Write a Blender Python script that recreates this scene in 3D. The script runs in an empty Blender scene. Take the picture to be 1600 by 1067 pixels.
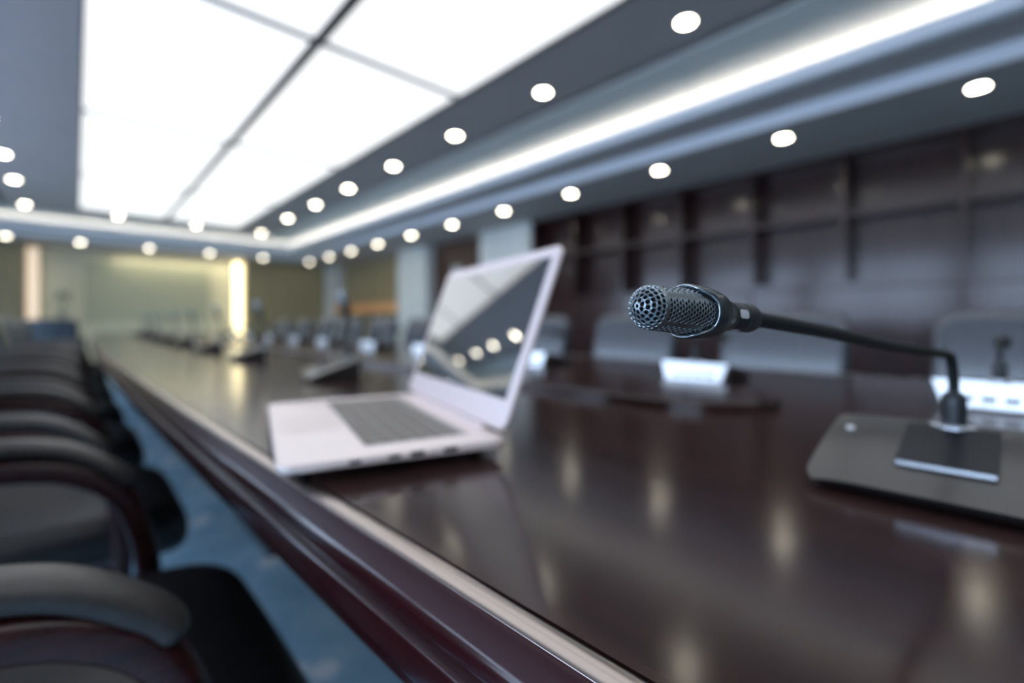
import bpy, bmesh, math, random
from mathutils import Vector, Matrix
random.seed(7)
PI = math.pi
sc = bpy.context.scene
COL = sc.collection

# ------------------------------------------------------------------ helpers
def obj(name, bm, mat, parent=None, smooth=40):
    me = bpy.data.meshes.new(name)
    bmesh.ops.recalc_face_normals(bm, faces=bm.faces[:])
    if smooth:
        for f in bm.faces: f.smooth = True
        ang = math.radians(smooth)
        for e in bm.edges:
            if len(e.link_faces) == 2 and e.calc_face_angle(0) > ang: e.smooth = False
    bm.to_mesh(me); bm.free()
    if isinstance(mat, (list, tuple)):
        for m in mat: me.materials.append(m)
    else: me.materials.append(mat)
    o = bpy.data.objects.new(name, me); COL.objects.link(o)
    if parent: o.parent = parent
    return o

def thing(name, label, cat, loc=(0, 0, 0), rz=0, group=None):
    o = bpy.data.objects.new(name, None); COL.objects.link(o)
    o.location = loc; o.rotation_euler = (0, 0, rz)
    tag(o, label, cat, group); o.empty_display_size = .05
    return o

def tag(o, label, cat, group=None):
    o['label'] = label; o['category'] = cat
    if group: o['group'] = group
    return o

def struct(name, bm, mat, label, smooth=30):
    o = obj(name, bm, mat, None, smooth); o['kind'] = 'structure'; o['label'] = label
    o['category'] = name.split('_')[0]
    return o

def dup(root, loc, rz, label, group=None):
    r = root.copy(); COL.objects.link(r); r.location = loc; r.rotation_euler = (0, 0, rz); r['label'] = label
    if group: r['group'] = group
    for ch in list(root.children):
        c = ch.copy(); COL.objects.link(c); c.parent = r
        for g in list(ch.children):
            d = g.copy(); COL.objects.link(d); d.parent = c
    return r

def BM(): return bmesh.new()

def box(bm, x0, x1, y0, y1, z0, z1, bev=0, seg=2):
    vs = [bm.verts.new((x, y, z)) for z in (z0, z1) for y in (y0, y1) for x in (x0, x1)]
    fs = [bm.faces.new([vs[i] for i in q]) for q in ((0, 2, 3, 1), (4, 5, 7, 6), (0, 1, 5, 4), (2, 6, 7, 3), (0, 4, 6, 2), (1, 3, 7, 5))]
    if bev:
        es = list({e for f in fs for e in f.edges})
        bmesh.ops.bevel(bm, geom=es, offset=bev, segments=seg, profile=.5, affect='EDGES')
    return bm

def lathe(bm, prof, seg=24, M=None, cap=True):
    """prof: list of (r, z) from bottom to top about +Z, then moved by M."""
    M = M or Matrix()
    rings = []
    for r, z in prof:
        if r < 1e-7: rings.append([bm.verts.new(M @ Vector((0, 0, z)))])
        else: rings.append([bm.verts.new(M @ Vector((r * math.cos(2 * PI * k / seg), r * math.sin(2 * PI * k / seg), z))) for k in range(seg)])
    for a, b in zip(rings, rings[1:]):
        for k in range(seg):
            k2 = (k + 1) % seg
            if len(a) == 1 and len(b) == 1: continue
            if len(a) == 1: bm.faces.new((a[0], b[k], b[k2]))
            elif len(b) == 1: bm.faces.new((a[k], a[k2], b[0]))
            else: bm.faces.new((a[k], a[k2], b[k2], b[k]))
    if cap:
        if len(rings[0]) > 1: bm.faces.new(rings[0][::-1])
        if len(rings[-1]) > 1: bm.faces.new(rings[-1])
    return bm

def catmull(pts, n=8):
    P = [Vector(p) for p in pts]; P = [2 * P[0] - P[1]] + P + [2 * P[-1] - P[-2]]
    out = []
    for i in range(1, len(P) - 2):
        for k in range(n):
            t = k / n
            a, b, c, d = P[i - 1], P[i], P[i + 1], P[i + 2]
            out.append(.5 * ((2 * b) + (c - a) * t + (2 * a - 5 * b + 4 * c - d) * t * t + (3 * b - a - 3 * c + d) * t ** 3))
    out.append(P[-2]); return out

def sweep(bm, path, w, h, e=2.0, seg=16, side=Vector((0, 1, 0)), taper=None):
    """superellipse section (w along side, h along the normal) swept on path; caps rounded by taper."""
    rings = []
    n = len(path)
    for i, p in enumerate(path):
        t = (path[min(i + 1, n - 1)] - path[max(i - 1, 0)]).normalized()
        s = (side - t * side.dot(t)).normalized(); u = t.cross(s)
        k = taper(i / (n - 1)) if taper else 1
        ring = []
        for j in range(seg):
            a = 2 * PI * j / seg; c, d = math.cos(a), math.sin(a)
            ring.append(bm.verts.new(p + s * (w / 2 * k * math.copysign(abs(c) ** (2 / e), c)) + u * (h / 2 * k * math.copysign(abs(d) ** (2 / e), d))))
        rings.append(ring)
    for a, b in zip(rings, rings[1:]):
        for j in range(seg): bm.faces.new((a[j], a[(j + 1) % seg], b[(j + 1) % seg], b[j]))
    bm.faces.new(rings[0][::-1]); bm.faces.new(rings[-1])
    return bm

def frame_ring(bm, o, i, z0, z1):
    """rectangular ring between outer rect o=(x0,x1,y0,y1) and inner rect i, from z0 to z1."""
    def loop(r, z): return [bm.verts.new((x, y, z)) for x, y in ((r[0], r[2]), (r[1], r[2]), (r[1], r[3]), (r[0], r[3]))]
    a, b, c, d = loop(o, z0), loop(o, z1), loop(i, z0), loop(i, z1)
    for k in range(4):
        m = (k + 1) % 4
        bm.faces.new((a[k], a[m], b[m], b[k])); bm.faces.new((c[k], d[k], d[m], c[m]))
        bm.faces.new((a[k], c[k], c[m], a[m])); bm.faces.new((b[k], b[m], d[m], d[k]))
    return bm

# ------------------------------------------------------------------ materials
def mat(name, col, rough=.5, metal=0, spec=.5, emit=None, strength=0, coat=0, coat_rough=.05):
    m = bpy.data.materials.new(name); m.use_nodes = True
    p = m.node_tree.nodes['Principled BSDF']
    p.inputs['Base Color'].default_value = (*col, 1); p.inputs['Roughness'].default_value = rough
    p.inputs['Metallic'].default_value = metal; p.inputs['Specular IOR Level'].default_value = spec
    p.inputs['Coat Weight'].default_value = coat; p.inputs['Coat Roughness'].default_value = coat_rough
    if emit: p.inputs['Emission Color'].default_value = (*emit, 1); p.inputs['Emission Strength'].default_value = strength
    return m

def vary(m, c1, c2, scale=(1, 1, 1), nscale=5, detail=4, lo=.35, hi=.65, bump=0, rough=None):
    """procedural colour variation by stretched noise in object space (+ bump)."""
    nt = m.node_tree; N, L = nt.nodes, nt.links; p = N['Principled BSDF']
    tc = N.new('ShaderNodeTexCoord'); mp = N.new('ShaderNodeMapping'); mp.inputs['Scale'].default_value = scale
    nz = N.new('ShaderNodeTexNoise'); nz.inputs['Scale'].default_value = nscale; nz.inputs['Detail'].default_value = detail
    cr = N.new('ShaderNodeValToRGB'); cr.color_ramp.elements[0].position = lo; cr.color_ramp.elements[1].position = hi
    cr.color_ramp.elements[0].color = (*c1, 1); cr.color_ramp.elements[1].color = (*c2, 1)
    L.new(tc.outputs['Object'], mp.inputs['Vector']); L.new(mp.outputs['Vector'], nz.inputs['Vector'])
    L.new(nz.outputs['Fac'], cr.inputs['Fac']); L.new(cr.outputs['Color'], p.inputs['Base Color'])
    if bump:
        b = N.new('ShaderNodeBump'); b.inputs['Strength'].default_value = bump; b.inputs['Distance'].default_value = .002
        L.new(nz.outputs['Fac'], b.inputs['Height']); L.new(b.outputs['Normal'], p.inputs['Normal'])
    return m

M = {}
M['table'] = vary(mat('table_wood', (.03, .015, .013), .16, spec=.45), (.027, .013, .012), (.042, .019, .017), (8, .8, 6), 5)
M['mould'] = vary(mat('moulding_wood', (.03, .006, .007), .17, spec=.6), (.020, .004, .005), (.034, .005, .007), (.5, .5, .5), 3)
M['wallwood'] = vary(mat('wall_wood', (.04, .02, .02), .34, spec=.2, coat=.85, coat_rough=.15), (.026, .009, .009), (.046, .016, .015), (6, 6, .5), 5)
M['walldark'] = vary(mat('brown_panel_hazed', (.10, .085, .055), .4), (.30, .25, .15), (.38, .32, .19), (4, 4, .5), 3)  # brown lightened: flare haze and warm light put into the colour
M['doorwood'] = vary(mat('door_wood', (.08, .045, .035), .35), (.07, .036, .026), (.11, .06, .045), (8, 8, .6), 4)
M['ledge'] = vary(mat('oak_ledge', (.75, .36, .15), .4), (.75, .34, .14), (.95, .50, .22), (6, 1, 6), 4)
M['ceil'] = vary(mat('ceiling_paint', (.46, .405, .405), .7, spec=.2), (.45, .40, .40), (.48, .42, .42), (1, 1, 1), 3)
M['slot'] = mat('slot_shade_grey', (.05, .055, .065), .8, spec=.1)  # dark grey puts the slot's shade into the colour
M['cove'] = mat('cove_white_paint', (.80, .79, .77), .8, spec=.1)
M['face'] = mat('soffit_face_daylit', (.78, .85, .95), .6, spec=.3)  # pale blue carries the daylight falling on the step faces
M['wall'] = vary(mat('wall_paint', (.6, .62, .6), .6), (.58, .60, .58), (.64, .66, .64), (1, 1, 1), 2)
M['niche'] = vary(mat('niche_plaster', (.74, .69, .52), .6), (.72, .67, .50), (.78, .73, .55), (1, 1, 1), 2)
M['pil'] = vary(mat('pilaster_stone', (.75, .78, .78), .35), (.72, .76, .76), (.80, .83, .83), (2, 2, .5), 2)
M['screen'] = mat('projection_fabric', (.50, .50, .36), .4)
M['panel'] = mat('luminous_panel', (.9, .9, .9), .5, emit=(1, .99, .975), strength=.98)
M['bar'] = mat('dark_bar', (.08, .08, .08), .5)
M['crossbar'] = mat('grey_bar', (.34, .34, .34), .5)
M['lamp'] = mat('downlight_lens', (.9, .9, .9), .4, emit=(1, .92, .74), strength=34)
M['ring'] = mat('white_trim', (.6, .6, .6), .4)
M['led'] = mat('cove_led', (.9, .9, .9), .5, emit=(1, .91, .78), strength=13)
M['strip'] = mat('warm_strip', (.9, .85, .7), .5, emit=(1, .86, .50), strength=3.2)
M['strip2'] = mat('peach_strip', (.9, .8, .7), .5, emit=(1, .76, .54), strength=.62)
M['inlay'] = mat('edge_inlay', (.40, .345, .32), .22, metal=1)
M['leather'] = vary(mat('black_leather', (.016, .016, .017), .42, spec=.7), (.013, .013, .014), (.022, .021, .022), (1, 1, 1), 60, bump=.08)
M['armpad'] = vary(mat('arm_pad_leather', (.03, .029, .03), .42, spec=.55), (.044, .040, .039), (.056, .052, .050), (1, 1, 1), 80, bump=.1)
M['armwood'] = vary(mat('arm_wood', (.035, .008, .008), .25, spec=.6), (.026, .006, .006), (.05, .01, .01), (4, 20, 20), 5)
M['backleather'] = vary(mat('chair_back_leather_daylit', (.05, .06, .075), .25, spec=1.0), (.045, .055, .07), (.055, .066, .083), (1, 1, 1), 50, bump=.06)  # blue tint puts reflected daylight into the leather colour
M['micbase'] = vary(mat('mic_base_plastic', (.045, .043, .041), .34, spec=.55, coat=.3, coat_rough=.2), (.022, .021, .020), (.027, .025, .024), (1, 1, 1), 300, bump=.04)
M['micblack'] = mat('mic_black', (.006, .008, .012), .28, spec=.3)
M['micsilver'] = mat('mic_silver', (.92, .94, .96), .30, metal=.5)
M['micring'] = mat('mic_ring', (.55, .58, .62), .25, metal=.8)
M['stem'] = mat('stem_rubber', (.010, .016, .019), .45, spec=.35)
M['grille'] = mat('grille_metal', (.27, .31, .34), .26, metal=.9)
M['foam'] = mat('grille_foam', (.006, .006, .007), .95, spec=.1)
M['cradle'] = mat('cradle_satin', (.05, .062, .07), .28, metal=.55)
M['rim'] = mat('rim_highlight', (.42, .48, .53), .18, metal=1)  # bright metal stands in for the highlight along the cradle edge
M['neck'] = mat('neck_satin', (.03, .036, .041), .36, metal=.3)
M['window'] = mat('indicator_window', (.55, .56, .58), .3)
M['dot'] = mat('indicator_dot', (.75, .75, .75), .3)
M['port'] = mat('port_dark', (.02, .02, .022), .5)
M['laptop'] = mat('laptop_shell', (.97, .83, .785), .42, metal=.2)
M['bezel'] = mat('laptop_bezel', (.88, .74, .72), .4, metal=.15)
M['glass'] = mat('screen_glass', (.010, .014, .013), .03, spec=1.0, coat=1, coat_rough=.01)
M['glass'].node_tree.nodes['Principled BSDF'].inputs['IOR'].default_value = 2.1
M['glass'].node_tree.nodes['Principled BSDF'].inputs['Coat IOR'].default_value = 1.8
M['keys'] = mat('laptop_keys', (.22, .19, .165), .5)
M['keywell'] = mat('key_well', (.45, .42, .40), .5)
M['trackpad'] = mat('trackpad', (.96, .82, .775), .40, metal=.2)
M['rubber'] = mat('rubber', (.015, .015, .015), .7)
M['steel'] = mat('steel', (.6, .6, .6), .3, metal=1)
M['leaf'] = vary(mat('leaf', (.05, .08, .04), .5), (.03, .06, .03), (.07, .11, .05), (1, 1, 1), 20)
M['pot'] = mat('pot', (.4, .38, .3), .5)
M['frame'] = mat('window_frame', (.7, .72, .74), .4)

# carpet: deep blue with pale scattered blossom marks
cm = mat('blue_carpet', (.10, .23, .38), .95, spec=.1); M['carpet'] = cm
nt = cm.node_tree; N, L = nt.nodes, nt.links; pb = N['Principled BSDF']
tc = N.new('ShaderNodeTexCoord')
n1 = N.new('ShaderNodeTexNoise'); n1.inputs['Scale'].default_value = 5; n1.inputs['Detail'].default_value = 5
r1 = N.new('ShaderNodeValToRGB'); r1.color_ramp.elements[0].position = .35; r1.color_ramp.elements[1].position = .68
r1.color_ramp.elements[0].color = (.30, .52, .68, 1); r1.color_ramp.elements[1].color = (.48, .70, .82, 1)
vo = N.new('ShaderNodeTexVoronoi'); vo.inputs['Scale'].default_value = 6.5; vo.inputs['Randomness'].default_value = 1
r2 = N.new('ShaderNodeValToRGB'); r2.color_ramp.elements[0].position = .20; r2.color_ramp.elements[1].position = .30
r2.color_ramp.elements[0].color = (1, 1, 1, 1); r2.color_ramp.elements[1].color = (0, 0, 0, 1)
n3 = N.new('ShaderNodeTexNoise'); n3.inputs['Scale'].default_value = 1.7
r3 = N.new('ShaderNodeValToRGB'); r3.color_ramp.elements[0].position = .41; r3.color_ramp.elements[1].position = .46
mu = N.new('ShaderNodeMath'); mu.operation = 'MULTIPLY'
mx = N.new('ShaderNodeMix'); mx.data_type = 'RGBA'
mx.inputs[7].default_value = (.86, .92, .95, 1)
for n in (n1, vo, n3): L.new(tc.outputs['Object'], n.inputs['Vector'])
L.new(n1.outputs['Fac'], r1.inputs['Fac']); L.new(vo.outputs['Distance'], r2.inputs['Fac']); L.new(n3.outputs['Fac'], r3.inputs['Fac'])
L.new(r2.outputs['Color'], mu.inputs[0]); L.new(r3.outputs['Color'], mu.inputs[1]); L.new(mu.outputs[0], mx.inputs[0])
L.new(r1.outputs['Color'], mx.inputs[6]); L.new(mx.outputs[2], pb.inputs['Base Color'])

# clear window pane
gm = bpy.data.materials.new('window_glass'); gm.use_nodes = True; M['pane'] = gm
nt = gm.node_tree; nt.nodes.remove(nt.nodes['Principled BSDF'])
tr = nt.nodes.new('ShaderNodeBsdfTransparent'); gl = nt.nodes.new('ShaderNodeBsdfGlossy'); gl.inputs['Roughness'].default_value = .02
mi = nt.nodes.new('ShaderNodeMixShader'); mi.inputs[0].default_value = .06
nt.links.new(tr.outputs[0], mi.inputs[1]); nt.links.new(gl.outputs[0], mi.inputs[2])
nt.links.new(mi.outputs[0], nt.nodes['Material Output'].inputs['Surface'])

# ------------------------------------------------------------------ camera
CAM = Vector((0, 0, .89)); YAW = math.atan2(.678, .735)
RT = Vector((math.cos(YAW), -math.sin(YAW), 0)); FW = Vector((math.sin(YAW), math.cos(YAW), 0)); UP = Vector((0, 0, 1))
def cp(lat, dep, up): return CAM + RT * lat + FW * dep + UP * up
cd = bpy.data.cameras.new('camera'); cam = bpy.data.objects.new('camera', cd); COL.objects.link(cam)
cam.location = CAM; cam.rotation_euler = (PI / 2, 0, -YAW)
cd.sensor_width = 36; cd.lens = 737 / 1600 * 36; cd.shift_y = -29.5 / 1600; cd.clip_start = .01; cd.clip_end = 100
cd.dof.use_dof = True; cd.dof.focus_distance = .196; cd.dof.aperture_fstop = cd.lens / 5.9
sc.camera = cam

# ------------------------------------------------------------------ room shell
X0, X1, Y0, Y1 = -2.93, 5.42, -6.7, 13.04
ZI, ZS = 2.74, 2.435
bm = BM(); box(bm, X0 - .2, X1 + .2, Y0 - .2, Y1 + .7, -.1, 0); struct('floor', bm, M['carpet'], 'blue patterned carpet floor with pale marks')

def offs(d):   # rectangle at distance d outside the outer downlight row (negative = towards room centre)
    return (-2.17 - d, 4.34 + d, -5.95 - d, 12.28 + d)
PX0, PX1, PY0, PY1 = .02, 2.32, -4.07, 10.42
bm = BM()
frame_ring(bm, offs(-1.36), (PX0, PX1, PY0, PY1), ZI, ZI + .12)
struct('ceiling', bm, M['ceil'], 'grey inner ceiling field around the luminous panel')
bm = BM(); box(bm, X0 - .2, X1 + .2, Y0 - .2, Y1 + .7, ZI + .12, ZI + .22)
struct('ceiling_slab', bm, M['slot'], 'slab above the inner ceiling edge, gap shade put into its dark colour')
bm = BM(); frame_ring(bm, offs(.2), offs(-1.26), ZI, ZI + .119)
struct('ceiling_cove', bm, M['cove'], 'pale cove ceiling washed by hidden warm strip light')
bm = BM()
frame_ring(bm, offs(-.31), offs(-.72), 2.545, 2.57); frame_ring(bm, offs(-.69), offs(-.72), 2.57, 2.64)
struct('trim_1', bm, M['face'], 'cove lip running around the ceiling, daylight put into its pale blue colour')
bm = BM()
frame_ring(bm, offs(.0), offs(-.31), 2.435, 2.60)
struct('trim_2', bm, M['face'], 'stepped face of the lowered ceiling border, daylight put into its pale colour')
bm = BM(); frame_ring(bm, (X0 - .1, X1 + .1, Y0 - .1, Y1 + .6), offs(-.302), 2.430, 2.4349); frame_ring(bm, (X0 - .1, X1 + .1, Y0 - .1, Y1 + .6), offs(0.001), 2.436, 2.739)
struct('ceiling_border', bm, M['ceil'], 'lowered grey ceiling border holding the outer downlights')
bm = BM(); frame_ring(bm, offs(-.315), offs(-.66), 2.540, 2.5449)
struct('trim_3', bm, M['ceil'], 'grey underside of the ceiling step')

# hidden LED trough strips (one per side)
def led(x0, x1, y0, y1, where):
    t = thing('cove_strip_light', 'warm white cove strip light hidden above ' + where, 'strip light', ((x0 + x1) / 2, (y0 + y1) / 2, 2.57))
    dx, dy = (x1 - x0) / 2, (y1 - y0) / 2
    b = BM(); box(b, -dx, dx, -dy, dy, .001, .012); obj('channel', b, M['steel'], t)
    b = BM(); box(b, -dx + .004, dx - .004, -dy + .004, dy - .004, .0125, .022); obj('diffuser', b, M['led'], t)
o1 = offs(-.55)
led(o1[1] - .02, o1[1] + .02, o1[2], o1[3], 'the ceiling lip beside the shelf wall')
led(o1[0] - .02, o1[0] + .02, o1[2], o1[3], 'the ceiling lip beside the window wall')
led(o1[0] + .1, o1[1] - .1, o1[3] - .02, o1[3] + .02, 'the ceiling lip before the projection screen')
led(o1[0] + .1, o1[1] - .1, o1[2] - .02, o1[2] + .02, 'the ceiling lip behind the camera')

# luminous ceiling panel
lp = thing('luminous_ceiling_panel', 'large white luminous ceiling panel divided by a dark bar above the table', 'ceiling light', ((PX0 + PX1) / 2, (PY0 + PY1) / 2, ZI))
def lpx(x): return x - (PX0 + PX1) / 2
def lpy(y): return y - (PY0 + PY1) / 2
ys = [PY0, -1.66, .755, 3.17, 5.585, 8.0, PY1]
for a, b in zip(ys, ys[1:]):
    for xa, xb in ((PX0, 1.17), (1.17, PX1)):
        q = BM(); box(q, lpx(xa) + .006, lpx(xb) - .006, lpy(a) + .006, lpy(b) - .006, .018, .03); obj('diffuser', q, M['panel'], lp, 0)
q = BM(); box(q, lpx(1.17) - .032, lpx(1.17) + .032, lpy(PY0), lpy(PY1), -.004, .0175); obj('centre_bar', q, M['bar'], lp, 0)
for y in ys[1:-1]:
    q = BM()
    box(q, lpx(PX0), lpx(1.17) - .033, lpy(y) - .03, lpy(y) + .03, .006, .0175); box(q, lpx(1.17) + .033, lpx(PX1), lpy(y) - .03, lpy(y) + .03, .006, .0175)
    obj('cross_bar', q, M['crossbar'], lp, 0)
q = BM(); frame_ring(q, (lpx(PX0), lpx(PX1), lpy(PY0), lpy(PY1)), (lpx(PX0) + .016, lpx(PX1) - .016, lpy(PY0) + .016, lpy(PY1) - .016), -.006, .0175)
obj('frame', q, M['bar'], lp, 0)

# downlights
ORD = ['', 'first', 'second', 'third', 'fourth', 'fifth', 'sixth', 'seventh', 'eighth', 'ninth', 'tenth', 'eleventh', 'twelfth', 'thirteenth']
dl0 = None
def downlight(x, y, z, label, group):
    global dl0
    if dl0 is None:
        t = thing('downlight', label, 'downlight', (x, y, z), 0, group)
        b = BM(); lathe(b, [(.052, -.001), (.066, -.004), (.070, -.0005), (.070, .004), (.052, .004)], 32, cap=False); obj('trim_ring', b, M['ring'], t)
        b = BM(); lathe(b, [(.0, -.0012), (.0515, -.0012), (.0515, .003), (0, .003)], 32); obj('lens', b, M['lamp'], t)
        dl0 = t; return t
    return dup(dl0, (x, y, z), 0, label, group)
GI, GO = 'downlights in the inner ceiling', 'downlights in the lowered ceiling border'
for k, y in enumerate([1.41, 2.62, 3.82, 5.06, 6.32, 7.54, 8.87]):
    downlight(2.757, y, ZI, f'round downlight between luminous panel and shelf-side cove, {ORD[k + 1]} from the near end', GI)
downlight(2.80, 10.66, ZI, 'round downlight at the far shelf-side corner of the inner ceiling', GI)
for k, x in enumerate([1.67, .53]):
    downlight(x, 10.66, ZI, f"round downlight at the luminous panel's far short edge, {ORD[k + 1]} from the shelf side", GI)
downlight(-.6, 10.62, ZI, 'round downlight at the far window-side corner of the inner ceiling', GI)
for k, y in enumerate([8.87, 7.6, 6.35]):
    downlight(-.6, y, ZI, f'round downlight between luminous panel and window-side cove, {ORD[k + 1]} before the far corner', GI)
for k, y in enumerate([.20, 1.36, 2.5, 3.67, 4.87, 6.09, 7.33, 8.59, 9.82, 11.03, 12.28]):
    downlight(4.34, y, 2.43, f"round downlight in ceiling border along the shelf wall, {ORD[k + 1]} from the near end", GO)
for k, x in enumerate([3.26, 2.17, 1.10, .05, -.93, -2.0]):
    downlight(x, 12.28, 2.43, f'round downlight in ceiling border before the projection screen, {ORD[k + 1]} from the shelf side', GO)

# walls -------------------------------------------------------------
# far wall with lit niche
NX0, NX1 = -.74, 3.04
bm = BM(); box(bm, X0 - .2, NX0, Y1, Y1 + .5, 0, 2.43); box(bm, NX1, X1 + .2, Y1, Y1 + .5, 0, 2.43)
struct('wall_far', bm, M['walldark'], 'brown far wall on both sides of the lit niche')
bm = BM(); box(bm, NX0, NX1, Y1 + .36, Y1 + .5, 0, 2.43); struct('wall_niche', bm, M['niche'], 'cream recessed wall behind the projection screen')
bm = BM(); box(bm, X0 - .2, X1 + .2, Y0 - .2, Y0, 0, 2.43); struct('wall_near', bm, M['wall'], 'plain wall behind the camera')
# left wall with three windows
wz0, wz1 = .85, 2.40
wins = [(-1.9, .7), (1.0, 3.5), (3.8, 6.3), (6.6, 9.1)]
bm = BM()
box(bm, X0 - .2, X0, Y0, Y1, 0, wz0); box(bm, X0 - .2, X0, Y0, Y1, wz1, 2.43)
edges = [Y0] + [v for w in wins for v in w] + [Y1]
for a, b in zip(edges[::2], edges[1::2]): box(bm, X0 - .2, X0, a, b, wz0, wz1)
struct('wall_left', bm, M['walldark'], 'brown window wall on the chair side')
for k, (a, b) in enumerate(wins):
    q = BM(); xm = X0 - .1
    box(q, xm - .03, xm + .03, a, a + .06, wz0, wz1); box(q, xm - .03, xm + .03, b - .06, b, wz0, wz1)
    box(q, xm - .03, xm + .03, a + .06, b - .06, wz0, wz0 + .06); box(q, xm - .03, xm + .03, a + .06, b - .06, wz1 - .06, wz1)
    box(q, xm - .03, xm + .03, (a + b) / 2 - .03, (a + b) / 2 + .03, wz0 + .06, wz1 - .06)
    w = struct(f'window_{k + 1}', q, M['frame'], 'pale framed daylight window in the wall behind the laptop-side chairs')
    q = BM(); box(q, xm - .004, xm + .004, a + .06, b - .06, wz0 + .06, wz1 - .06); obj('pane', q, M['pane'], w, 0)
    pd = bpy.data.lights.new('window_portal', 'AREA'); pd.shape = 'RECTANGLE'; pd.size = wz1 - wz0; pd.size_y = b - a; pd.cycles.is_portal = True
    po = bpy.data.objects.new('window_portal', pd); COL.objects.link(po); po.location = (X0 - .22, (a + b) / 2, (wz0 + wz1) / 2); po.rotation_euler = (0, -PI / 2, 0)
bm = BM(); box(bm, X1, X1 + .2, Y0, Y1 + .5, 0, 2.43); struct('wall_right', bm, M['walldark'], 'brown shelf-side wall')
# pale pilasters on the right wall
for k, (a, b, xf) in enumerate([(5.08, 6.3, 5.06), (8.0, 9.1, 5.06), (12.72, 13.0, 5.0)]):
    bm = BM(); box(bm, xf, X1 - .001, a, b, 0, 2.429, .006, 1)
    for i in range(1, 4):
        yy = a + (b - a) * i / 4
    struct(f'trim_{k + 4}', bm, M['pil'], ['wide pale pilaster beside the dark shelf unit', 'pale pilaster between the door and the wood ledge', 'pale corner pilaster by the lit niche'][k])
# door bay
bm = BM(); box(bm, 5.30, 5.36, 6.5, 7.8, 0, 2.15, .004, 1)
dr = struct('door_1', bm, M['doorwood'], 'dark brown door with a narrow glass strip')
bm = BM(); box(bm, 5.292, 5.2995, 7.18, 7.42, 1.15, 1.95); obj('glass_strip', bm, M['pil'], dr)
bm = BM(); sweep(bm, catmull([(5.298, 6.66, .98), (5.25, 6.66, .98), (5.245, 6.68, .98), (5.245, 6.80, .98)], 4), .018, .018, side=Vector((0, 0, 1))); obj('door_handle', bm, M['steel'], dr)
bm = BM(); box(bm, 5.26, X1 - .001, 6.305, 6.495, 0, 2.429); box(bm, 5.26, X1 - .001, 7.805, 7.995, 0, 2.429); box(bm, 5.26, X1 - .001, 6.495, 7.805, 2.155, 2.429)
struct('trim_7', bm, M['doorwood'], 'brown door surround')
# oak ledge on the far bay
lg = thing('wall_shelf', 'long orange oak shelf on brown wall beyond the pale pilasters', 'shelf', (5.25, 10.85, 1.1))
q = BM(); box(q, -.15, .165, -1.7, 1.75, .02, .24, .006, 1); obj('board', q, M['ledge'], lg)
for y in (-1.4, 0, 1.4):
    q = BM(); box(q, -.08, .165, y - .02, y + .02, -.12, .019); obj('bracket', q, M['steel'], lg)

# bookcase (built-in wall unit)
SX = 5.10
bk = thing('wall_shelf_unit', 'dark wood wall unit of empty square compartments above wood panelling', 'shelf unit', (SX, 0, 0))
yd = [5.06 - .79 * k for k in range(9)]
q = BM(); box(q, .26, .315, yd[-1], yd[0], 1.2, 2.428); obj('back_panel', q, M['wallwood'], bk, 0)
for y in yd:
    q = BM(); box(q, 0, .26, y - .025, y + .015, 1.26, 2.428, .003, 1); obj('divider', q, M['wallwood'], bk)
for z, t in ((1.20, .06), (1.85, .035), (2.40, .028)):
    q = BM()
    for a, b in zip(yd[1:], yd): box(q, .004 if z != 1.2 else -.012, .26, a + .015, b - .025, z, z + t)
    if z == 1.2: q.free(); q = BM(); box(q, -.014, .26, yd[-1], yd[0], z, z + t - .0005, .004, 1)
    obj('shelf_board', q, M['wallwood'], bk)
for a, b in zip(yd[1::2], yd[0::2]):
    pass
for k in range(0, 8, 2):
    q = BM(); box(q, .0, .02, yd[k + 2] + .004, yd[k] - .004, .1, 1.198, .004, 1); obj('panelling_board', q, M['wallwood'], bk)
q = BM(); box(q, .021, .3, yd[-1], yd[0], 0.002, 1.198); obj('base_carcass', q, M['wallwood'], bk, 0)

# far niche: screen and light strips
scn = thing('projection_screen', 'wide greenish projection screen hanging in the cream niche at far end', 'screen', (1.235, Y1 + .33, .86))
q = BM(); box(q, -1.12, 1.12, -.012, .012, .06, 1.32); obj('screen_fabric', q, M['screen'], scn)
q = BM(); frame_ring(q, (-1.17, 1.17, 0, 1.38), (-1.12, 1.12, .06, 1.32), -.02, .02)
bmesh.ops.transform(q, matrix=Matrix.Rotation(PI / 2, 4, 'X'), verts=q.verts); obj('screen_frame', q, M['niche'], scn)
def strip(x, nm, ms='strip'):
    t = thing('wall_light_strip', nm, 'wall light', (x, Y1 + .18, .0))
    q = BM(); box(q, -.085, .085, -.05, .05, .30, 2.36, .02, 3); obj('diffuser', q, M[ms], t)
    q = BM(); box(q, -.09, .09, .05, .178, .002, 2.40); obj('backing', q, M['niche'], t)
strip(NX1 - .10, 'tall glowing light strip at shelf-side end of the cream niche')
strip(NX0 + .10, 'tall glowing light strip at window-side end of the cream niche', 'strip2')

def wash(x, y, z, sx, sy, p, col, rot=(0, 0, 0)):
    ld = bpy.data.lights.new('niche_fill_light', 'AREA'); ld.shape = 'RECTANGLE'; ld.size = sx; ld.size_y = sy; ld.energy = p; ld.color = col
    lo = bpy.data.objects.new('niche_fill_light', ld); COL.objects.link(lo); lo.location = (x, y, z); lo.rotation_euler = rot
wash(1.75, Y1 + .12, 2.40, 2.3, .06, 9, (1, .93, .66), (math.radians(-8), 0, 0))  # added lamp without a visible fitting, brightens the niche towards its shelf side
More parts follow.
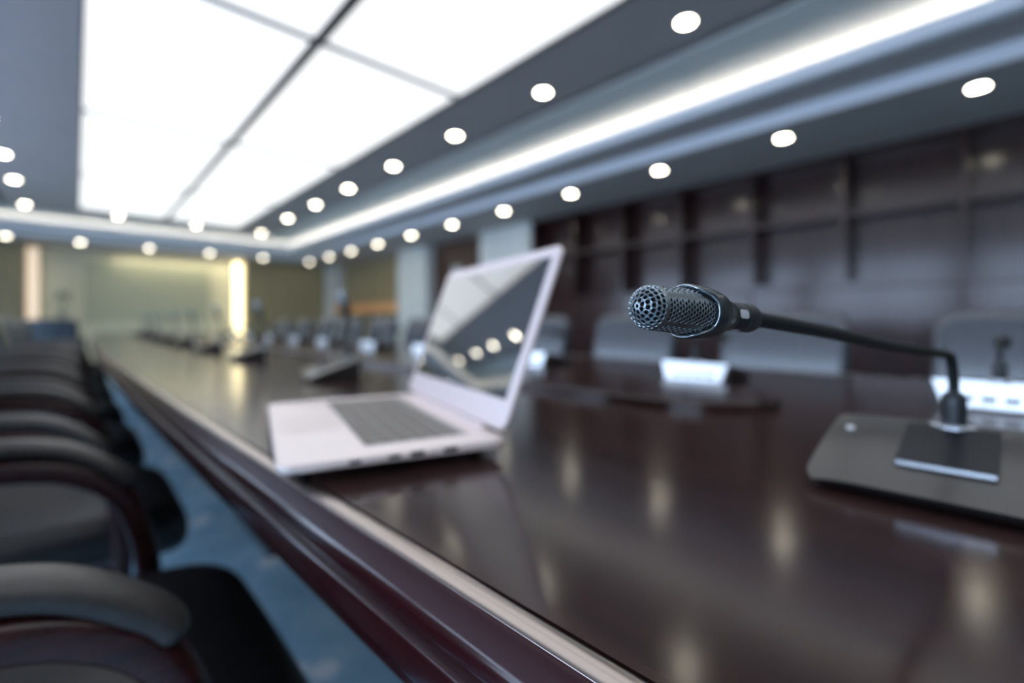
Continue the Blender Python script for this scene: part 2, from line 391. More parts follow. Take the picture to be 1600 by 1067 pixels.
# potted plant in front of the niche
pp = thing('potted_plant', 'small dark green potted plant on a tall stand before the cream niche', 'plant', (-.20, 12.7, 0))
q = BM(); lathe(q, [(.16, 0.001), (.16, .02), (.03, .04), (.022, .9), (.10, .96), (.10, .98)], 20); obj('stand', q, M['pot'], pp)
q = BM(); lathe(q, [(.06, .981), (.09, 1.12), (.095, 1.13), (.08, 1.13)], 20); obj('pot', q, M['pot'], pp)
q = BM(); lathe(q, [(.012, 1.131), (.008, 1.30)], 8); obj('stem', q, M['leaf'], pp)
q = BM()
for k in range(70):
    a = random.random() * 2 * PI; el = random.uniform(-.5, 1.3); d = Vector((math.cos(a) * math.cos(el), math.sin(a) * math.cos(el), math.sin(el)))
    c = Vector((0, 0, 1.36)) + d * random.uniform(.04, .10); s = d.cross(Vector((0, 0, 1))).normalized() * .022; ln = d * random.uniform(.06, .1) + Vector((0, 0, -.01))
    up = s.cross(ln).normalized() * .006
    v = [q.verts.new(p) for p in (c, c + ln * .5 + s, c + ln, c + ln * .5 - s, c + ln * .5 + up)]
    for i in range(4): q.faces.new((v[i], v[(i + 1) % 4], v[4]))
obj('foliage', q, M['leaf'], pp)

# ------------------------------------------------------------------ conference table
TZ = .75; YA, YB, YC = -1.7, 8.9, 3.6; TXC = .835
def XL(y): return .098 + .0055 * (YC - y) ** 2
def XR(y): return 2 * TXC - XL(y)
outline = []   # counter-clockwise seen from above
nS = 60; cr_ = .10
def corner(cx, cy, a0):
    return [(cx + cr_ * math.cos(a0 + PI / 2 * k / 8), cy + cr_ * math.sin(a0 + PI / 2 * k / 8)) for k in range(9)]
outline += corner(XL(YA) + cr_, YA + cr_, PI) + corner(XR(YA) - cr_, YA + cr_, 1.5 * PI)
outline += [(XR(YA + cr_ + (YB - YA - 2 * cr_) * k / nS), YA + cr_ + (YB - YA - 2 * cr_) * k / nS) for k in range(1, nS)]
outline += corner(XR(YB) - cr_, YB - cr_, 0) + corner(XL(YB) + cr_, YB - cr_, PI / 2)
outline += [(XL(YB - cr_ - (YB - YA - 2 * cr_) * k / nS), YB - cr_ - (YB - YA - 2 * cr_) * k / nS) for k in range(1, nS)]
nO = len(outline)
def onorm(i):
    a = Vector(outline[i - 1]); b = Vector(outline[(i + 1) % nO]); t = (b - a).normalized(); return Vector((t.y, -t.x))
tb = thing('conference_table', 'long dark brown conference table with moulded edge and raised centre strip', 'table', (TXC, YC, 0))
def T(x, y, z): return (x - TXC, y - YC, z)
bm = BM()
top = [bm.verts.new(T(x, y, TZ)) for x, y in outline]; bot = [bm.verts.new(T(x, y, TZ - .03)) for x, y in outline]
bm.faces.new(top); bm.faces.new(bot[::-1])
for i in range(nO): bm.faces.new((bot[i], bot[(i + 1) % nO], top[(i + 1) % nO], top[i]))
obj('tabletop', bm, M['table'], tb, 30)
prof = [(.0002, -.026), (.0002, -.0022), (.0018, -.0022), (.0030, -.0012), (.01675, -.0012), (.01685, -.0003), (.0176, -.0008), (.0190, -.0026), (.0265, -.0095), (.0285, -.0122), (.0295, -.0155), (.0297, -.0175), (.0297, -.0205), (.0290, -.0220), (.0270, -.0230), (.0262, -.0245), (.0262, -.0262),
        (.0285, -.0275), (.0305, -.0286), (.0316, -.0300), (.0320, -.0320), (.0320, -.0450), (.0305, -.0495), (.0270, -.0530), (.0200, -.0560), (.0150, -.0640), (.0130, -.0800), (.0080, -.0820), (-.02, -.0820), (-.02, -.0305), (.0002, -.0305)]
bm = BM(); rings = []
for i in range(nO):
    n = onorm(i); x, y = outline[i]
    rings.append([bm.verts.new(T(x + n.x * u, y + n.y * u, TZ + z)) for u, z in prof])
for i in range(nO):
    a, b = rings[i], rings[(i + 1) % nO]
    for j in range(len(prof)): 
        k = (j + 1) % len(prof); bm.faces.new((a[j], b[j], b[k], a[k]))
obj('edge_moulding', bm, M['mould'], tb, 50)
bm = BM(); rings = []
ip = [(.0026, -.0008), (.0030, .0006), (.0050, .0012), (.0163, .0001), (.0166, -.0003), (.0167, -.0016)]
for i in range(nO):
    n = onorm(i); x, y = outline[i]
    rings.append([bm.verts.new(T(x + n.x * u_, y + n.y * u_, TZ + z)) for u_, z in ip])
for i in range(nO):
    a, b = rings[i], rings[(i + 1) % nO]
    for j in range(len(ip)):
        k = (j + 1) % len(ip); bm.faces.new((a[j], b[j], b[k], a[k]))
obj('edge_inlay', bm, M['inlay'], tb, 50)['label'] = 'pale strip along the table edge'
# raised centre strip with rounded ends
bm = BM(); cs = []
ya, yb, hw = .27, 7.0, .135
for k in range(25):
    a = PI + PI * k / 24; cs.append((TXC + hw * math.cos(a), ya + hw * 1.5 + hw * 1.5 * math.sin(a)))
for k in range(25):
    a = PI * k / 24; cs.append((TXC + hw * math.cos(a), yb - hw * 1.5 + hw * 1.5 * math.sin(a)))
lo_ = [bm.verts.new(T(x, y, TZ + .0002)) for x, y in cs]; md = [bm.verts.new(T(x, y, TZ + .012)) for x, y in cs]
hi_ = [bm.verts.new(T(TXC + (x - TXC) * .975, y + (.003 if y < 3 else -.003), TZ + .015)) for x, y in cs]
nC = len(cs)
for i in range(nC):
    j = (i + 1) % nC
    bm.faces.new((lo_[i], lo_[j], md[j], md[i])); bm.faces.new((md[i], md[j], hi_[j], hi_[i]))
bm.faces.new(hi_); bm.faces.new(lo_[::-1])
obj('centre_strip', bm, M['table'], tb, 30)
for y in (-.4, 2.2, 5.0, 7.6):
    bm = BM(); box(bm, -.33, .33, y - YC - .3, y - YC + .3, .06, TZ - .0835, .01, 2); box(bm, -.30, .30, y - YC - .27, y - YC + .27, .001, .06)
    obj('pedestal', bm, M['mould'], tb)

# ------------------------------------------------------------------ chairs
def rounded_slab(w, d, h, rc, re, seg=5):
    bm = BM(); box(bm, -w / 2, w / 2, -d / 2, d / 2, -h / 2, h / 2)
    bm.edges.ensure_lookup_table()
    ve = [e for e in bm.edges if abs(e.verts[0].co.z - e.verts[1].co.z) > h * .9]
    bmesh.ops.bevel(bm, geom=ve, offset=rc, segments=seg + 3, profile=.5, affect='EDGES')
    he = [e for e in bm.edges if abs(e.verts[0].co.z - e.verts[1].co.z) < 1e-6 and len(e.link_faces) == 2 and abs(e.calc_face_angle(0)) > 1]
    bmesh.ops.bevel(bm, geom=he, offset=re, segments=seg, profile=.5, affect='EDGES')
    return bm
def cut_grid(bm, nx, ny):
    xs = [v.co.x for v in bm.verts]; ysv = [v.co.y for v in bm.verts]
    for k in range(1, nx):
        x = min(xs) + (max(xs) - min(xs)) * k / nx
        bmesh.ops.bisect_plane(bm, geom=bm.verts[:] + bm.edges[:] + bm.faces[:], plane_co=(x, 0, 0), plane_no=(1, 0, 0), dist=1e-5)
    for k in range(1, ny):
        y = min(ysv) + (max(ysv) - min(ysv)) * k / ny
        bmesh.ops.bisect_plane(bm, geom=bm.verts[:] + bm.edges[:] + bm.faces[:], plane_co=(0, y, 0), plane_no=(0, 1, 0), dist=1e-5)

def make_chair(label, group):
    t = thing('conference_chair', label, 'chair', (0, 0, 0), 0, group)
    # seat: local x forward, front edge at +.25
    bm = rounded_slab(.55, .50, .105, .075, .040); cut_grid(bm, 14, 10)
    for v in bm.verts:
        x, y = v.co.x, v.co.y
        if x > .10: v.co.z -= (x - .10) ** 2 * .9
        v.co.z += .012 * (1 - (y / .25) ** 2) if v.co.z > 0 else 0
        v.co += Vector((-.005, 0, .428))
    obj('seat', bm, M['leather'], t, 60)
    # backrest
    bm = rounded_slab(.52, .47, .075, .07, .03); cut_grid(bm, 12, 10)
    for v in bm.verts:
        h, y, th = v.co.x + .26, v.co.y, v.co.z         # height along, lateral, thickness
        bulge = .014 * math.sin(PI * min(1, h / .52)) if th > 0 else 0
        x = -.275 - h * .085 + th + bulge + .12 * y * y - .03 * (h / .52) ** 2
        v.co = Vector((x, y, .44 + h * .945))
    obj('backrest', bm, M['backleather'], t, 60)
    for s in (-1, 1):
        y = s * .258; S = Vector((0, 1, 0))
        path = catmull([(-.31, y, 0.6480), (-.24, y, 0.6610), (-.14, y, 0.6700), (-.04, y, 0.6720), (.045, y, 0.6540), (.106, y, 0.6030), (.136, y, .51), (.142, y, .40), (.132, y, .2), (.125, y, .004)], 6)
        bm = sweep(BM(), path, .038, .036, 3.5, 16, S); obj('arm_frame', bm, M['armwood'], t, 40)
        pth = catmull([(-.28, y, 0.6880), (-.22, y, 0.6970), (-.14, y, 0.7040), (-.045, y, 0.7055), (.035, y, 0.6910), (.092, y, 0.6530), (.118, y, 0.6230)], 8)
        pd_ = sweep(BM(), pth, .050, .028, 2.6, 18, S, lambda q: min(1, .35 + .65 * math.sqrt(max(0, 1 - max(0, 1 - q / .06) ** 2)), .35 + .65 * math.sqrt(max(0, 1 - max(0, 1 - (1 - q) / .06) ** 2))))
        obj('arm_pad', pd_, M['armpad'], t, 50)
        bm = sweep(BM(), catmull([(-.30, y, .66), (-.285, y, .45), (-.30, y, .2), (-.335, y, .004)], 6), .036, .036, 3.5, 12, S); obj('rear_leg', bm, M['armwood'], t, 40)
        bm = sweep(BM(), [Vector((-.285, y, .36)), Vector((.13, y, .36))], .022, .04, 3.5, 12, S); obj('side_rail', bm, M['armwood'], t, 40)
    return t

GL, GR = 'chairs along the window side of the table', 'chairs along the shelf side of the table'
ch0 = make_chair('nearest black leather chair with padded curved arm, left of the laptop', GL)
def lx(y): return -.05 + (XL(y) - XL(.7))
left_y = [.755, 1.545, 2.35, 3.155, 3.96, 4.77, 5.575, 6.38]
lab = ['', 'second black chair from the camera, its seat front beside the blue carpet strip'] + [f'black curved-arm chair in the laptop-side row, {ORD[k]} from the camera' for k in range(3, 9)]
for k, y in enumerate(left_y):
    if k == 0: ch0.location = (lx(y), y, 0)
    else: dup(ch0, (lx(y), y, 0), 0, lab[k], GL)
dup(ch0, (-.20, 8.0, 0), PI / 2 - .06, 'black chair turned sideways at the far end of the laptop-side row', GL)
right_y = [-.03, .67, 1.37, 2.07, 2.77, 3.47, 4.17, 4.87, 5.57, 6.27, 6.97]
for k, y in enumerate(right_y):
    l = ['dark chair back behind the near microphone base, nearest in the shelf-side row', 'dark chair back below the microphone stem, second in the shelf-side row', 'dark chair back just below the microphone head, third in the shelf-side row'][k] if k < 3 else f'dark chair in the row by the shelf wall, {ORD[k + 1]} from the camera'
    dup(ch0, (1.80 - (XL(y) - XL(.7)) * .9, y, 0), PI, l, GR)

# ------------------------------------------------------------------ microphones
def wedge_mesh():
    """sloped desk unit: local +x to the back, front edge x=0."""
    bm = BM()
    def prof_w(x):   # half width of the top at depth x
        return .088 - .004 * (x / .12) 
    secs = []
    # (x, ztop, half width) top surface rows from the front lip to the crest, then down the back plate
    rows = []
    n = 14
    for k in range(n + 1):
        x = .122 * k / n
        z = .0095 + .0385 * (math.sin(PI / 2 * (k / n)) * .55 + .45 * k / n)
        hw = .0885 - .003 * k / n
        edge = min(x, .0) 
        if k == 0: hw -= .007
        if k == 1: hw -= .0015
        rows.append((x, z, hw))
    def row(x, z, hw, drop):
        m = 10; out = []
        for j in range(m + 1):
            f = -1 + 2 * j / m
            zz = z - drop * (abs(f) ** 6)
            out.append(bm.verts.new((x, hw * f, zz)))
        return out
    R = [row(x, z, hw, .003) for x, z, hw in rows]
    for a, b in zip(R, R[1:]):
        for j in range(10): bm.faces.new((a[j], a[j + 1], b[j + 1], b[j]))
    # underside outline: narrower, meets the table
    U = [row(x * .96 + .004, .0005 + (0.004 if k == 0 else 0), hw * .90, 0) for k, (x, z, hw) in enumerate(rows)]
    for a, b in zip(U, U[1:]):
        for j in range(10): bm.faces.new((a[j], b[j], b[j + 1], a[j + 1]))
    # thin lip under the top edge, then sides going in
    for k in range(n):
        for j, s in ((0, 1), (10, -1)):
            bm.faces.new((R[k][j], R[k + 1][j], U[k + 1][j], U[k][j]))
    for j in range(10): bm.faces.new((R[0][j], U[0][j], U[0][j + 1], R[0][j + 1]))
    for j in range(10): bm.faces.new((R[n][j], R[n][j + 1], U[n][j + 1], U[n][j]))
    return bm
def base_z(x): 
    k = x / .122; return .0095 + .0385 * (math.sin(PI / 2 * k) * .55 + .45 * k)
STX = .112   # stem position
def back_plate():
    bm = BM()
    pts = [(.1226, -.0800, .0455), (.1226, .0800, .0455), (.1300, .066, .004), (.1300, -.066, .004)]
    a = [bm.verts.new(p) for p in pts]
    b = [bm.verts.new((p[0] - .0015 if p[2] > .02 else p[0] - .008, p[1], p[2])) for p in pts]
    bm.faces.new(a); bm.faces.new(b[::-1])
    for i in range(4): bm.faces.new((a[i], b[i], b[(i + 1) % 4], a[(i + 1) % 4]))
    return bm
def build_base(t):
    b = obj('base', wedge_mesh(), M['micbase'], t, 35)
    bp = obj('back_plate', back_plate(), M['micsilver'], t, 30)
    q = BM()
    for y in (-.038, -.012, .014, .040): box(q, .1262, .1285, y - .009, y + .009, .013, .022)
    obj('socket_row', q, M['port'], bp, 0)
    q = BM()
    x0, x1 = .033, .100; z0, z1 = base_z(x0), base_z(x1)
    vs = []
    for x, z in ((x0, z0), (x1, z1)):
        for y in (-.030, .030):
            for d in (-.001, .0045): vs.append(q.verts.new((x, y, z + d)))
    for f in ((0, 1, 3, 2), (4, 6, 7, 5), (0, 4, 5, 1), (2, 3, 7, 6), (1, 5, 7, 3), (0, 2, 6, 4)): q.faces.new([vs[i] for i in f])
    bmesh.ops.bevel(q, geom=q.edges[:], offset=.0008, segments=2, affect='EDGES')
    tp = obj('talk_button', q, M['micblack'], t, 30)
    q = BM(); box(q, x0 - .0012, x0 + .0002, -.029, .029, z0 + .0008, z0 + .0042); obj('button_edge_glint', q, M['micring'], tp, 0)['label'] = 'front edge of the black button, highlight put into its pale colour'  # pale metal bar stands in for the highlight on the button front
    q = BM(); z = base_z(.082); lathe(q, [(.0035, -.001), (.0035, .0016), (.002, .0024), (0, .0026)], 16, Matrix.Translation((.082, .070, z - .0008))); obj('indicator_dot', q, M['dot'], t, 40)
    q = BM(); z = base_z(STX); Mx = Matrix.Translation((STX, 0, z - .0005))
    lathe(q, [(.018, -.002), (.018, .002), (.0165, .004), (.0115, .0045)], 32, Mx); obj('collar_ring', q, M['micring'], t, 40)
    q = BM(); lathe(q, [(.0088, .0045), (.0088, .024), (.0078, .029), (.0052, .032), (.0045, .032)], 24, Mx); obj('ferrule', q, M['neck'], t, 40)
    return z

# --- detailed near microphone
NU = Vector((.462, .042, TZ + .0006))
mic = thing('gooseneck_microphone', 'sharp grey perforated gooseneck microphone on dark base, nearest the camera', 'microphone', NU, 0, 'desk microphones in front of the laptop-side seats')
zr = build_base(mic)
A0 = Vector(cp(.1161, .230, .0019)); tip = None
ax = (RT * .817 + FW * .575 - UP * .055).normalized()     # tip -> rear
HL = .083
tip = A0 - ax * HL
# head frame: z' = ax (tip to rear), x' = towards camera
tocam = (CAM - (tip + ax * .03)); tocam = (tocam - ax * tocam.dot(ax)).normalized()
yp = ax.cross(tocam).normalized()
H = Matrix((( tocam.x, yp.x, ax.x, tip.x), (tocam.y, yp.y, ax.y, tip.y), (tocam.z, yp.z, ax.z, tip.z), (0, 0, 0, 1)))
MI = Matrix.Translation(-NU)
def hp(r, th, v): return MI @ (H @ Vector((r * math.cos(th), r * math.sin(th), v)))
# stem
ring_top = NU + Vector((STX, 0, zr + .020))
bend = Vector((ring_top.x, ring_top.y, .846))
p1 = A0 + ax * -.004
dirv = (bend + Vector((0, 0, .014)) - A0)
pts = [ring_top, ring_top.lerp(bend, .6), bend + Vector((0, 0, -.012))]
knee = bend + Vector((0, 0, .014))
cd_ = (A0 - knee)
pts2 = [knee + cd_ * .09, knee + cd_ * .22, knee + cd_ * .45 - UP * .001, knee + cd_ * .75 + UP * .0005, A0 + ax * .012, p1]
path = catmull([MI @ p for p in pts] + [MI @ (knee + cd_ * .025 + Vector((0, 0, -.003)))] + [MI @ p for p in pts2], 10)
obj('stem', sweep(BM(), path, .0078, .0078, 2, 16, Vector((.3, 1, .2))), M['stem'], mic, 60)
# grille: capsule surface with real round holes
RA, HD = .0090, .0080
def Rcyl(v): return RA + (v - HD) * .035
def cap(s):   # s in 0..1 along the dome -> (r, v)
    f = s * PI / 2; return RA * math.sin(f), HD * (1 - math.cos(f))
def cell(bm, surf, u0, u1, v0, v1, hole=.36, n=12, hexcell=False, cu=None, cv=None):
    """one cell in parameter space with a round hole; surf maps (u,v)->point."""
    cu = (u0 + u1) / 2; cv = (v0 + v1) / 2; ru = (u1 - u0) / 2; rv = (v1 - v0) / 2
    if hexcell: poly = [(cu + ru * a, cv + rv * b) for a, b in ((1, -.667), (1, 0), (1, .667), (.5, 1.0), (0, 1.333), (-.5, 1.0), (-1, .667), (-1, 0), (-1, -.667), (-.5, -1.0), (0, -1.333), (.5, -1.0))]
    else: poly = [(cu + ru * a, cv + rv * b) for a, b in ((1, -.5), (1, 0), (1, .5), (1, 1), (0, 1), (-1, 1), (-1, .5), (-1, 0), (-1, -.5), (-1, -1), (0, -1), (1, -1))]
    out = [bm.verts.new(surf(u, v, 0)) for u, v in poly]
    if not hole: bm.faces.new(out); return
    inn, rim, deep = [], [], []
    for (u, v) in poly:
        a = math.atan2((v - cv) / rv, (u - cu) / ru)
        for lst, k, d in ((inn, hole * 2 * 1.14, 0.00006), (rim, hole * 2, -.00010), (deep, hole * 2 * .96, -.0007)):
            lst.append(bm.verts.new(surf(cu + ru * k * math.cos(a), cv + rv * k * math.sin(a), d)))
    for i in range(12):
        j = (i + 1) % 12
        bm.faces.new((out[i], out[j], inn[j], inn[i])); bm.faces.new((inn[i], inn[j], rim[j], rim[i])); bm.faces.new((rim[i], rim[j], deep[j], deep[i]))
gb = BM()
NA = 28; pv = 2 * PI * RA / NA * .866
def s_cyl(u, v, d): return hp(Rcyl(v) + d, u, v)
v = HD + pv * .95; k = 0
while v < .0405:
    for i in range(NA):
        u = 2 * PI * (i + (.5 if k % 2 else 0)) / NA
        ph = (math.degrees(u) + 2) % 180; ph = min(ph, 180 - ph); holed = ph < 28 or ph > 46
        cell(gb, s_cyl, u - PI / NA, u + PI / NA, v - pv * .75, v + pv * .75, (.37 if holed else 0), hexcell=True)
    v += pv * 1.0 * 1.5 / 1.5; k += 1
# dome rings
def s_cap(u, s, d):
    r, vv = cap(max(0, min(1, s))); f = s * PI / 2
    return hp(max(0, r + d * math.sin(f)), u, vv - d * math.cos(f))
arc = [0]
NR = 6; ds = 1 / (NR + .15)
out = [gb.verts.new(s_cap(2 * PI * i / 12, ds * .5, 0)) for i in range(12)]
inn = [gb.verts.new(s_cap(2 * PI * i / 12, ds * .34, 0)) for i in range(12)]; dp = [gb.verts.new(s_cap(2 * PI * i / 12, ds * .32, -.0007)) for i in range(12)]
for i in range(12):
    j = (i + 1) % 12; gb.faces.new((out[i], out[j], inn[j], inn[i])); gb.faces.new((inn[i], inn[j], dp[j], dp[i]))
for q_ in range(1, NR):
    r = cap(ds * q_)[0]; nn = max(6, round(2 * PI * r / .00215))
    for i in range(nn):
        u = 2 * PI * (i + .5 * (q_ % 2)) / nn
        cell(gb, s_cap, u - PI / nn, u + PI / nn, ds * (q_ - .5), ds * (q_ + .5), .40)
r0 = ds * (NR - .5)
ra_ = [gb.verts.new(s_cap(2 * PI * i / 64, r0, 0)) for i in range(64)]
rb_ = [gb.verts.new(hp(RA, 2 * PI * i / 64, HD - .0001)) for i in range(64)]
rc_ = [gb.verts.new(hp(Rcyl(HD + .0009), 2 * PI * i / 64, HD + .0009)) for i in range(64)]
for i in range(64):
    j = (i + 1) % 64; gb.faces.new((ra_[i], ra_[j], rb_[j], rb_[i])); gb.faces.new((rb_[i], rb_[j], rc_[j], rc_[i]))
head = obj('grille', gb, M['grille'], mic, 35)
# inner foam
fb = BM(); prof_f = [(0, .0010)] + [(cap(s / 8)[0] - .0009, cap(s / 8)[1] + .0009 * (1 - s / 8)) for s in range(1, 9)] + [(Rcyl(.02) - .0009, .02), (Rcyl(.044) - .0009, .044)]
lathe(fb, prof_f, 48, MI @ H); obj('foam_core', fb, M['foam'], head, 40)
# cradle: two-pronged shell gripping the capsule
cb = BM(); nt_, nv = 96, 24; outer = []
def front_v(th):
    c = math.cos(2 * (th - math.radians(-2)))          # +1 = valley facing camera, -1 = prong
    return .0335 + .0046 * math.tanh(1.9 * c) / math.tanh(1.9)
CRP = [(.0280, .0113), (.0330, .01165), (.0400, .01150), (.0455, .01110), (.0500, .0102), (.0540, .0088), (.0575, .0076), (.0615, .0070)]
def cr_r(vv):
    for (v0, r0_), (v1, r1_) in zip(CRP, CRP[1:]):
        if vv <= v1:
            k = max(0, (vv - v0) / (v1 - v0)); return r0_ + (r1_ - r0_) * k
    return CRP[-1][1]
VB = .0615
for i in range(nt_):
    th = 2 * PI * i / nt_; f = front_v(th); col = []
    inn_ = hp(Rcyl(f) + .0001, th, f + .0012); col.append(cb.verts.new(inn_))
    col.append(cb.verts.new(hp(Rcyl(f) + .0006, th, f + .0001)))
    col.append(cb.verts.new(hp(cr_r(f) - .0004, th, f + .0001)))
    for j in range(1, nv + 1):
        vv = f + .0006 + (VB - f - .0006) * j / nv; rim_ = .0004 * max(0, 1 - (j - 1) / 2)
        col.append(cb.verts.new(hp(cr_r(vv) - (.0007 if j == 2 else 0) + (.0002 if j == 1 else 0), th, vv)))
    outer.append(col)
for i in range(nt_):
    a, b = outer[i], outer[(i + 1) % nt_]
    for j in range(len(a) - 1): cb.faces.new((a[j], b[j], b[j + 1], a[j + 1]))
obj('cradle', cb, M['cradle'], mic, 45)
cm_ = bpy.data.objects['cradle']
rb = BM(); rr = []
for i in range(128):
    th = 2 * PI * i / 128; f = front_v(th); rr.append([rb.verts.new(hp(cr_r(f) - .0004 + .00055 * math.cos(a), th, f + .0002 + .00055 * math.sin(a))) for a in (0, PI / 3, 2 * PI / 3, PI, 4 * PI / 3, 5 * PI / 3)])
for i in range(128):
    a, b = rr[i], rr[(i + 1) % 128]
    for j in range(6): rb.faces.new((a[j], a[(j + 1) % 6], b[(j + 1) % 6], b[j]))
obj('cradle_rim_glint', rb, M['rim'], cm_, 70)  # thin ring added to draw the edge highlight
nb = BM(); lathe(nb, [(.0060, .0590), (.0066, .0605), (.0068, .0640), (.0068, .0715), (.0066, .0717), (.0066, .0723), (.0069, .0726), (.0069, .0800), (.0064, .0822), (.0045, .0830), (.0034, .0830)], 40, MI @ H)
nk = obj('neck', nb, M['neck'], mic, 35)
for k in range(4):
    wb = BM(); th0 = k * PI / 2 + math.radians(-16)
    grid = [[wb.verts.new(hp(.00695, th0 + math.radians(a), v_)) for a in (-17, -12, 0, 12, 17)] for v_ in (.0625, .0632, .0660, .0688, .0695)]
    for a, b in zip(grid, grid[1:]):
        for j in range(4): wb.faces.new((a[j], a[j + 1], b[j + 1], b[j]))
    bmesh.ops.delete(wb, geom=[grid[0][0], grid[0][4], grid[4][0], grid[4][4]], context='VERTS')
    ex = bmesh.ops.extrude_face_region(wb, geom=wb.faces[:]); c = MI @ H @ Vector((0, 0, .066))
    axm = (MI @ H).to_3x3() @ Vector((0, 0, 1))
    for v_ in [g for g in ex['geom'] if isinstance(g, bmesh.types.BMVert)]:
        d = v_.co - c; d -= axm * d.dot(axm); v_.co -= d.normalized() * .0008
    obj('indicator_window', wb, M['window'], nk, 40)

# --- simpler copies for the rest of the table
def small_mic(name, label, group, upright):
    t = thing(name, label, 'microphone', (0, 0, 0), 0, group)
    z = build_base(t)
    p = [(STX, 0, z + .028), (STX + .001, 0, z + .05), (STX + .002, 0, z + .07), (STX + .001, 0, z + .085), (STX - .002, 0, z + .098)] if upright else [(STX, 0, z + .028), (STX - .002, 0, z + .042), (STX - .016, 0, z + .060), (STX - .05, 0, z + .068), (STX - .10, 0, z + .062)]
    obj('stem', sweep(BM(), catmull(p, 6), .0068, .0068, 2, 10), M['stem'], t, 60)
    d = (Vector(p[-1]) - Vector(p[-2])).normalized(); Q = d.to_track_quat('Z', 'Y').to_matrix().to_4x4(); Q.translation = Vector(p[-1])
    q = BM(); lathe(q, [(.0035, -.002), (.0066, 0), (.0066, .020), (.011, .024), (.0115, .040), (.0100, .046)], 20, Q); obj('cradle', q, M['cradle'], t, 50)
    q = BM(); lathe(q, [(.0098, .0461), (.0095, .070), (.0085, .076), (.005, .081), (0, .0825)], 20, Q); obj('grille', q, M['grille'], t, 50)
    return t
GM1, GM2 = 'desk microphones in front of the laptop-side seats', 'desk microphones in front of the shelf-side seats'
sm = small_mic('gooseneck_microphone', 'wedge shaped desk microphone left of the laptop lid, closest one beyond the laptop', GM1, True)
sm.rotation_euler.z = -.2
sm.location = (.455 + (XL(1.22) - XL(0)), 1.22, TZ + .0006)
for k, y in enumerate([2.02, 2.70, 3.40, 4.10, 4.80, 5.5, 6.2, 6.9]):
    dup(sm, (.475 + (XL(y) - XL(.0)), y, TZ + .0006), -.2, f'wedge shaped desk microphone beyond the laptop, {ORD[k + 2]} along the laptop-side row', GM1)
sf = None
fy = [.025, .525, 1.08, 1.70, 2.21, 2.80, 3.3, 3.85, 4.4, 4.95, 5.5]
for k, y in enumerate(fy):
    l = ['silver-backed desk microphone directly behind the near microphone base', 'silver-backed desk microphone standing below the near microphone head', 'silver-backed desk microphone peeking out behind the laptop lid'][k] if k < 3 else f'silver-backed desk microphone in the shelf-side row, {ORD[k + 1]} from the camera'
    if sf is None:
        sf = small_mic('gooseneck_microphone', l, GM2, False); sf.location = (1.185, y, TZ + .0006); sf.rotation_euler.z = PI
    else: dup(sf, (1.185, y, TZ + .0006), PI, l, GM2)
dup(sf, (TXC, 8.2, TZ + .0006), PI / 2, 'pale desk microphone at the far end of the table before the screen', 'desk microphones at the far table end').location = (.78, 8.35, TZ + .0006)

# ------------------------------------------------------------------ laptop
LW, LD, LT = .350, .215, .0150
u = Vector((.247, .969, 0)).normalized(); vdir = Vector((u.y, -u.x, 0))     # width, depth (front -> hinge)
lc = Vector((.268, .560, TZ + .0014))
rzL = math.atan2(vdir.y, vdir.x)
lap = thing('laptop', 'open pale pink laptop standing on the table edge', 'laptop', lc, rzL)
# local: +x towards hinge, +y along width
bm = rounded_slab(LD, LW, LT - .004, .012, .003, 3)
for v in bm.verts:
    x, y, z = v.co; v.co = Vector((x, y, z + .0085 + (LT - .004) / 2 + (.0 if z > 0 else .0025 * (0.5 - x / LD))))
base = obj('base', bm, M['laptop'], lap, 35)
zt = .0085 + LT - .004
for sx in (-1, 1):
    for sy in (-1, 1): obj('rubber_foot', lathe(BM(), [(.0075, .0002), (.0065, .0115)], 12, Matrix.Translation((sx * .085, sy * .14, 0))), M['rubber'], base, 40)
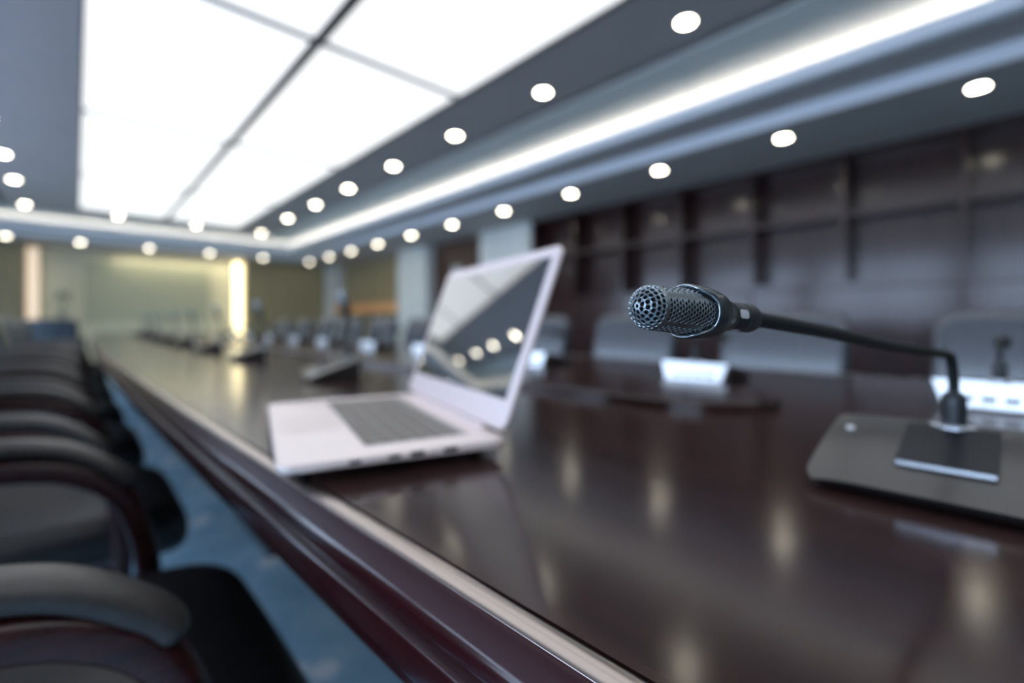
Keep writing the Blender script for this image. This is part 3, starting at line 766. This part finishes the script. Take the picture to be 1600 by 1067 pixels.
# keyboard
q = BM(); box(q, -.030, .078, -.142, .142, zt + .0001, zt + .0006); kw = obj('keyboard', q, M['keywell'], lap, 0)
q = BM(); rows = [(.0635, 14, .0105), (.0465, 14, .0155), (.0285, 14, .0155), (.0105, 13, .0155), (-.0075, 12, .0155), (-.0235, 8, .0130)]
for xc, n, h in rows:
    wk = .278 / n
    if n == 8:
        ws = [.02, .02, .02, .024, .112, .024, .026, .032]; y = .139
        for w in ws: box(q, xc - h / 2, xc + h / 2, y - w + .001, y - .001, zt + .0007, zt + .0018, .0006, 1); y -= w
    else:
        for k in range(n): box(q, xc - h / 2, xc + h / 2, .139 - wk * (k + 1) + .001, .139 - wk * k - .001, zt + .0007, zt + .0018, .0006, 1)
obj('keys', q, M['keys'], kw, 0)
q = BM(); box(q, -.097, -.036, -.05, .05, zt + .0001, zt + .0004, .0001, 1); obj('trackpad', q, M['trackpad'], lap, 0)
for x, w, h in ((-.045, .010, .003), (-.010, .011, .0035), (.012, .013, .0045), (.045, .014, .0045)):
    q = BM(); box(q, x - w / 2, x + w / 2, -LW / 2 - .0004, -LW / 2 + .002, .0150 - h / 2, .0150 + h / 2); obj('side_port', q, M['port'], base, 0)
# hinge and lid
hx, hz = LD / 2 - .006, zt + .0015
q = BM(); sweep(q, [Vector((hx, -.13, hz)), Vector((hx, .13, hz))], .008, .008, 2, 16, Vector((0, 0, 1))); obj('hinge', q, M['bezel'], lap, 40)
LH = .214; tilt = math.radians(20.5)
Rl = Matrix.Translation((hx + .002, 0, hz)) @ Matrix.Rotation(tilt, 4, 'Y')
def lid_box(x0, x1, y0, y1, z0, z1, bev, mt, nm, par, seg=2, sm_=35):
    q = BM(); box(q, x0, x1, y0, y1, z0, z1, bev, seg); bmesh.ops.transform(q, matrix=Rl, verts=q.verts); return obj(nm, q, mt, par, sm_)
bm = rounded_slab(LH, LW, .0058, .012, .002, 3)
bmesh.ops.transform(bm, matrix=Rl @ Matrix.Translation((.0, 0, LH / 2 + .004)) @ Matrix.Rotation(-PI / 2, 4, 'Y'), verts=bm.verts)
lid = obj('lid', bm, M['bezel'], lap, 35)
lid_box(-.0036, -.0030, -LW / 2 + .014, LW / 2 - .014, .036, LH - .010, .0002, M['glass'], 'screen', lid, 1)

# ------------------------------------------------------------------ light and look
w = bpy.data.worlds.new('sky'); sc.world = w; w.use_nodes = True
bg = w.node_tree.nodes['Background']; bg.inputs['Color'].default_value = (.58, .74, 1.0, 1); bg.inputs['Strength'].default_value = 6.8
vs = sc.view_settings
vs.view_transform = 'Standard'; vs.look = 'None'; vs.gamma = 1; vs.use_curve_mapping = False; vs.exposure = 0.15
sc.cycles.use_denoising = True
sc.cycles.max_bounces = 8; sc.cycles.diffuse_bounces = 5; sc.cycles.glossy_bounces = 4; sc.cycles.sample_clamp_indirect = 8
